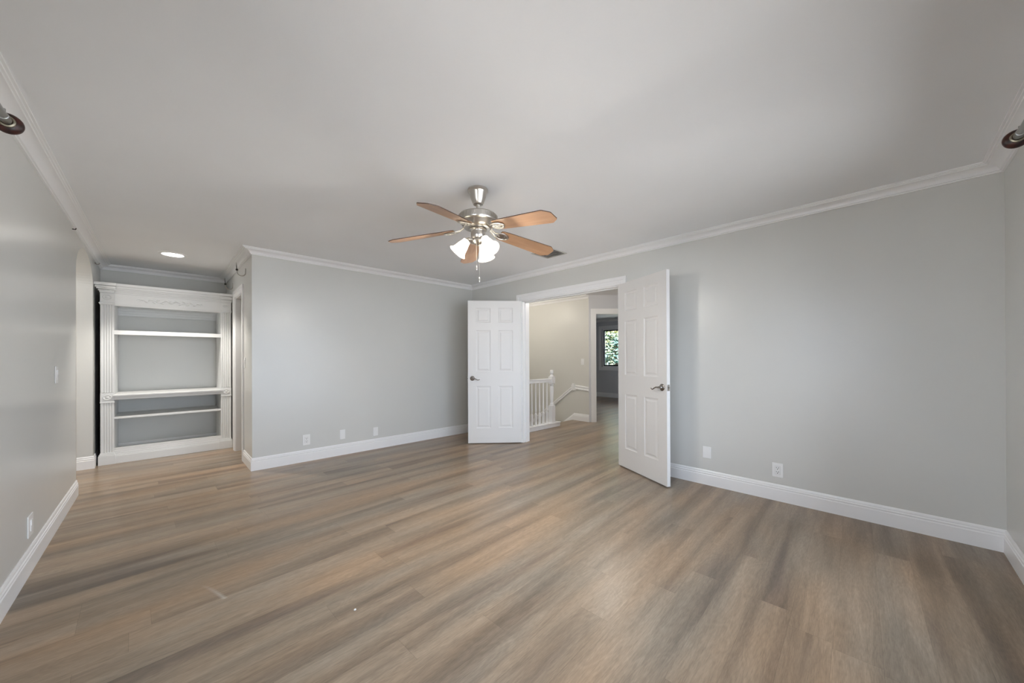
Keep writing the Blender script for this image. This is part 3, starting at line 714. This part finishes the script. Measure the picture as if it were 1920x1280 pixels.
def iron_bm():
    bm = bmesh.new()
    for s in (-1, 1):
        add_tube(bm, [(.05, s * .006, .024), (.08, s * .008, .022), (.11, s * .010, .010), (.135, s * .012, -.004), (.155, s * .024, -.008), (.19, s * .036, -.010), (.225, s * .030, -.010), (.245, s * .012, -.010), (.25, 0, -.010)], [.007, .007, .0065, .006, .0065, .007, .007, .0065, .006], 10, .6)
    add_box(bm, .15, .25, -.004, .004, -.012, -.004); add_box(bm, .165, .235, -.018, -.012, -.012, -.005); add_box(bm, .165, .235, .012, .018, -.012, -.005)
    for x_, y_ in ((.175, 0), (.215, .016), (.215, -.016)): add_ball(bm, (x_, y_, -.012), .005)
    return bm
bl_me = ir_me = None
for k in range(5):
    az = view_az - R(-8 + 72 * k)
    M_ = Matrix.Translation((0, 0, ZB)) @ Matrix.Rotation(az, 4, 'Z') @ Matrix.Rotation(R(7.2), 4, 'Y') @ Matrix.Rotation(R(-12), 4, 'X')
    if bl_me is None:
        b = obj('blade', blade_bm(), M_BLADE, fan); b.data.materials.append(M_EDGE)
        for pl in b.data.polygons: pl.material_index = 1 if abs(pl.normal.z) < .5 else 0
        i = obj('blade_iron', iron_bm(), M_NICKEL, b, smooth=True); i['label'] = 'nickel blade bracket'; bl_me, ir_me = b, i
    else:
        b = bl_me.copy(); COL.objects.link(b); b.parent = fan; i = ir_me.copy(); COL.objects.link(i); i.parent = b
    b.matrix_local = M_
shade_prof = [(.0, 0), (.028, .0), (.030, .012), (.031, .02), (.036, .035), (.041, .055), (.045, .075), (.051, .092), (.060, .104), (.066, .110)]
inner = [(.063, .110), (.057, .103), (.048, .092), (.042, .075), (.038, .055), (.033, .035), (.028, .02), (.004, .004)]
for ang in (-95, 145, 25):
    az = view_az - R(ang); tilt = R(52)
    d = Vector((math.cos(az) * math.cos(tilt), math.sin(az) * math.cos(tilt), -math.sin(tilt)))
    p0 = Vector((math.cos(az) * .04, math.sin(az) * .04, -.362)); p1 = p0 + Vector((math.cos(az) * .028, math.sin(az) * .028, .004)); p2 = p1 + d * .03
    bm = bmesh.new(); add_tube(bm, [p0, p1, p1 + d * .012, p2], [.009, .010, .016, .022], 14); arm = obj('lamp_arm', bm, M_NICKEL, fan, smooth=True)
    z_ = d; x_ = z_.cross(Vector((0, 0, 1))).normalized(); y_ = z_.cross(x_)
    mt = Matrix(((x_.x, y_.x, z_.x, p2.x - d.x * .01), (x_.y, y_.y, z_.y, p2.y - d.y * .01), (x_.z, y_.z, z_.z, p2.z - d.z * .01), (0, 0, 0, 1)))
    bm = bmesh.new(); add_lathe(bm, [(r_, h_) for r_, h_ in shade_prof[1:]] + inner, 32, mt, cap=False)
    sh = obj('lamp_shade', bm, M_SHADE, fan, smooth=True, sharp=60); sh['label'] = 'lit frosted bell glass shade'
    q = lamp('bulb_light', 'POINT', p2 + d * .075, 20.0, (1, .96, .89), shadow_soft_size=.025); q.parent = fan
for dx, dz in ((-.008, .57), (.012, .655)):
    base_ = Vector((rt0.x * dx, rt0.y * dx, 0)) - fw0 * .045
    bm = bmesh.new(); add_tube(bm, [base_ + Vector((0, 0, -.37)), base_ + Vector((0, 0, -dz))], .0013, 6); pc = obj('pull_chain', bm, M_NICKEL, fan)
    bm = bmesh.new(); add_lathe(bm, [(.001, .012), (.004, .008), (.0065, 0), (.005, -.008), (.0065, -.014), (.004, -.022), (.001, -.024)], 12, Matrix.Translation(base_ + Vector((0, 0, -dz)))); obj('chain_pull', bm, M_NICKEL, pc, smooth=True)

# ------------------------------------------------------------------ recessed light, vent
rc = thing('recessed_light', 'lit round recessed light in the alcove ceiling', 'ceiling light', (.105, 5.715, H))
bm = bmesh.new(); add_lathe(bm, [(.128, 0), (.128, -.004), (.12, -.008), (.098, -.010), (.092, -.004), (.092, .0)], 40, cap=False); obj('trim_ring', bm, M_TRIM, rc, smooth=True)
bm = bmesh.new(); add_lathe(bm, [(.092, -.003), (.06, -.006), (.001, -.007)], 40, cap=False); obj('lens', bm, M_LENS, rc, smooth=True)
o = lamp('downlight_light', 'SPOT', (0, 0, -.02), 95, (1, .95, .87), spot_size=R(104), spot_blend=.5, shadow_soft_size=.06); o.parent = rc
vt = thing('ceiling_vent', 'square louvred ceiling air vent behind a fan blade', 'vent', (3.225, 2.69, H))
bm = bmesh.new(); s = .15
add_box(bm, -s, s, -s, -s + .022, -.008, 0); add_box(bm, -s, s, s - .022, s, -.008, 0); add_box(bm, -s, -s + .022, -s + .022, s - .022, -.008, 0); add_box(bm, s - .022, s, -s + .022, s - .022, -.008, 0)
obj('frame', bm, M_VENT, vt, bevel=.002)
bm = bmesh.new(); add_box(bm, -s + .02, s - .02, -s + .02, s - .02, -.002, 0); obj('duct_shade_plate', bm, M_VENTD, vt)  # flat plate, coloured dark for the shade inside the duct
bm = bmesh.new()
for k in range(11):
    mt = Matrix.Translation((0, -.115 + .023 * k, -.008)) @ Matrix.Rotation(R(40), 4, 'X'); add_box(bm, -s + .022, s - .022, -.007, .007, -.0007, .0007, mt)
obj('louvres', bm, M_VENT, vt)

# ------------------------------------------------------------------ outlets, plates, switches
def plate(name, label, cat, loc, rz, kind, wd=.08, ht=.125, group=None):
    """wall plate; local +y points out of the wall"""
    t = thing(name, label, cat, loc, (0, 0, rz), group)
    bm = bmesh.new(); add_box(bm, -wd / 2, wd / 2, 0, .006, -ht / 2, ht / 2); obj('cover_plate', bm, M_PLATE, t, bevel=.003)
    if kind == 'outlet':
        bm = bmesh.new(); add_box(bm, -.0175, .0175, .005, .0085, -.034, .034); f = obj('receptacle', bm, M_PLATE, t, bevel=.0015)
        bm = bmesh.new(); add_box(bm, -.0188, .0188, .004, .0063, -.0353, .0353); obj('gap', bm, M_VENT, t)
        bm = bmesh.new()
        for zc_ in (.017, -.017):
            add_box(bm, -.0085, -.0055, .008, .0089, zc_ - .001, zc_ + .009); add_box(bm, .0055, .0085, .008, .0089, zc_, zc_ + .008); add_box(bm, -.003, .003, .008, .0089, zc_ - .011, zc_ - .005)
        obj('slots', bm, M_SLOT, f)
    elif kind == 'switch':
        bm = bmesh.new(); add_box(bm, -.0165, .0165, .005, .009, -.033, .033); add_box(bm, -.0165, .0165, .008, .0115, .0, .033); obj('rocker', bm, M_PLATE, t, bevel=.0015)
    elif kind == 'toggle':
        bm = bmesh.new(); add_box(bm, -.005, .005, .005, .018, -.003, .012); obj('toggle', bm, M_PLATE, t, bevel=.001)
    return t
plate('power_outlet', 'white power outlet low on the centre wall', 'outlet', (1.256, YA, .258), PI, 'outlet')
plate('blank_plate', 'plain white wall plate nearest the outlet on the centre wall', 'wall plate', (1.670, YA, .261), PI, 'blank', .066, .12, 'blank wall plates')
plate('blank_plate', 'plain white wall plate nearest the open left door', 'wall plate', (2.103, YA, .237), PI, 'blank', .066, .115, 'blank wall plates')
plate('blank_plate', 'plain white wall plate beside the large open right door', 'wall plate', (XB, 1.189, .310), PI / 2, 'blank', .074, .112, 'blank wall plates')
plate('power_outlet', 'white power outlet low on the right wall', 'outlet', (XB, .631, .261), PI / 2, 'outlet', .078, .12)
plate('light_switch', 'white rocker switch on the left wall before the arch', 'light switch', (XL, 4.215, 1.117), -PI / 2, 'switch', .085, .125)
plate('power_outlet', 'white plate low on the left wall above the baseboard', 'outlet', (XL, 3.47, .262), -PI / 2, 'switch', .11, .125)
plate('light_switch', 'white toggle switch on the beige stair wall', 'light switch', (XF, 4.083, 1.155), PI / 2, 'toggle', .075, .125)
plate('light_switch', 'white switch plate at the edge of the alcove doorway', 'light switch', (XE, 5.29, 1.185), PI / 2, 'switch', .07, .12)

# ------------------------------------------------------------------ curtain rods with finials, empty rod brackets
def curtain_rod(label, loc, rz, length):
    """local +x is the finial end; rod runs toward -x; local +y points back to the wall"""
    t = thing('curtain_rod', label, 'curtain rod', loc, (0, 0, rz), 'curtain rods')
    Y90 = Matrix.Rotation(PI / 2, 4, 'Y')
    bm = bmesh.new(); add_lathe(bm, [(.013, -length), (.013, .0)], 20, Y90); obj('rod', bm, M_STEEL, t, smooth=True)
    bm = bmesh.new(); add_lathe(bm, [(.0135, -.055), (.016, -.054), (.016, -.012), (.0135, -.010)], 20, Y90); sl = obj('sleeve', bm, M_STEEL, t, smooth=True)
    bm = bmesh.new(); add_tube(bm, [(-.03, 0, .014), (-.03, 0, .036)], [.004, .004], 8); obj('set_screw', bm, M_STEEL, sl, smooth=True)
    bm = bmesh.new(); add_lathe(bm, [(.016, -.004), (.019, -.006), (.024, -.004), (.025, .002), (.021, .006)], 28, Y90, cap=False); obj('collar_ring', bm, M_RING, t, smooth=True)
    bm = bmesh.new(); add_lathe(bm, [(.012, .001), (.024, .003), (.034, .008), (.041, .016), (.043, .024), (.041, .031), (.034, .038), (.02, .043), (.002, .045)], 36, Y90); obj('finial', bm, M_FINIAL, t, smooth=True, sharp=50)
    for xb in (-.25, -length + .2):
        bm = bmesh.new(); add_tube(bm, [(xb, .089, 0), (xb, .02, 0), (xb, 0, -.016)], .006, 8); add_box(bm, xb - .012, xb + .012, .084, .0898, -.04, .04); obj('wall_bracket', bm, M_STEEL, t, smooth=True)
    return t
curtain_rod('grey curtain rod with dark wooden finial at the left edge', (-.457, 2.538, 2.217), PI / 2, 2.3)
# mirrored side: finial toward +x, wall at -y
def mirror_rod():
    t = curtain_rod('grey curtain rod with dark wooden finial at the right edge', (2.872, -.445, 2.249), 0, 2.2)
    for c in t.children:
        if c.name.startswith('wall_bracket'): c.scale = (1, -1, 1)
mirror_rod()
def rod_hook(label, loc, s):
    """bracket fixed to a wall: U arm reaching out with a black thumb screw; s=-1 reaches toward -x"""
    t = thing('rod_bracket', label, 'bracket', loc, group='empty curtain rod brackets')
    bm = bmesh.new(); add_tube(bm, [(s * .002, 0, .005), (s * .002, 0, -.012)] + [(s * (.042 - .04 * math.cos(PI * q / 14)), 0, -.018 - .044 * math.sin(PI * q / 14)) for q in range(15)] + [(s * .083, 0, -.004)], .0055, 10); add_box(bm, min(0, s * .006), max(0, s * .006), -.012, .012, -.03, .03)
    obj('arm', bm, M_HOOK, t, smooth=True)
    bm = bmesh.new(); add_ball(bm, (s * .084, 0, .004), .013); add_tube(bm, [(s * .085, 0, .012), (s * .09, 0, .085)], [.005, .0015], 8); obj('thumb_screw', bm, M_BLACK, t, smooth=True)
    return t
rod_hook('white hook bracket with black screw nearest the corner of the centre wall', (XE, 5.22, 2.262), -1)
rod_hook('white hook bracket with black screw above the bookcase end', (XE, 6.258, 2.25), -1)
nl = thing('wall_hook', 'tiny dark hook high on the left wall before the arch', 'hook', (XL, 4.90, 2.36))
bm = bmesh.new(); add_tube(bm, [(0, 0, 0), (.02, 0, 0), (.022, 0, .012)], .004, 8); obj('hook_pin', bm, M_BLACK, nl)
bm = bmesh.new(); add_tube(bm, [(0, 0, .006), (.012, 0, -.012), (.03, 0, -.012), (.04, 0, .006)], .005, 8)
tag(obj('wall_hook', bm, M_HOOK, loc=(XL, 6.40, 2.355)), 'small white hook under the left crown moulding beyond the arch', 'hook')

bm = bmesh.new(); add_ball(bm, (0, 0, .004), .005, 1.2, .9, .8)
tag(obj('crumb', bm, M_PLATE, loc=(.677, 1.796, 0), smooth=True), 'tiny white crumb lying on the bare oak floor', 'crumb')
# ------------------------------------------------------------------ outdoors: ground and trees beyond the windows
bm = bmesh.new(); add_box(bm, -30, 45, -30, 40, -3.2, -3.0); struct('ground', bm, M_GROUND, 'pale ground outside far below the windows', 'ground')
def tree(loc, h, r, label, seed):
    rn = random.Random(seed)
    t = thing('tree', label, 'tree', loc, group='trees outside the far window')
    bm = bmesh.new(); add_tube(bm, [(0, 0, 0), (.1, .05, h * .3), (0, .1, h * .6), (.05, 0, h * .9)], [.16, .13, .09, .03], 8)
    for k in range(6):
        a = rn.uniform(0, 6.28); z0 = h * rn.uniform(.3, .7); add_tube(bm, [(0, .05, z0), (math.cos(a) * r * .7, math.sin(a) * r * .7, z0 + .8)], [.05, .015], 6)
    obj('trunk', bm, M_BARK, t, smooth=True)
    bm = bmesh.new()
    for k in range(15000):
        d = Vector((rn.gauss(0, 1), rn.gauss(0, 1), rn.gauss(0, 1))).normalized() * r * rn.uniform(.35, 1.0) ** .6
        c = Vector((d.x, d.y, h * .62 + d.z * h * .42 / r))
        q = Matrix.Rotation(rn.uniform(0, 6.28), 4, 'Z') @ Matrix.Rotation(rn.uniform(-1, 1), 4, 'X'); s_ = rn.uniform(.05, .10)
        vv = [bm.verts.new(c + q @ Vector(p)) for p in ((-s_, 0, 0), (0, -s_ * .5, .02), (s_, 0, 0), (0, s_ * .5, .02))]
        bm.faces.new(vv)
    obj('foliage', bm, M_LEAF, t)
tree((13.4, 7.6, -3), 6.0, 1.5, 'leafy green tree seen through the far window', 3)
tree((15.6, 11.6, -3), 6.6, 1.7, 'taller yellowing tree beside the far window', 5)
tree((20.5, 14.5, -3), 7.5, 3.2, 'broad tree standing farthest beyond the far window', 8)
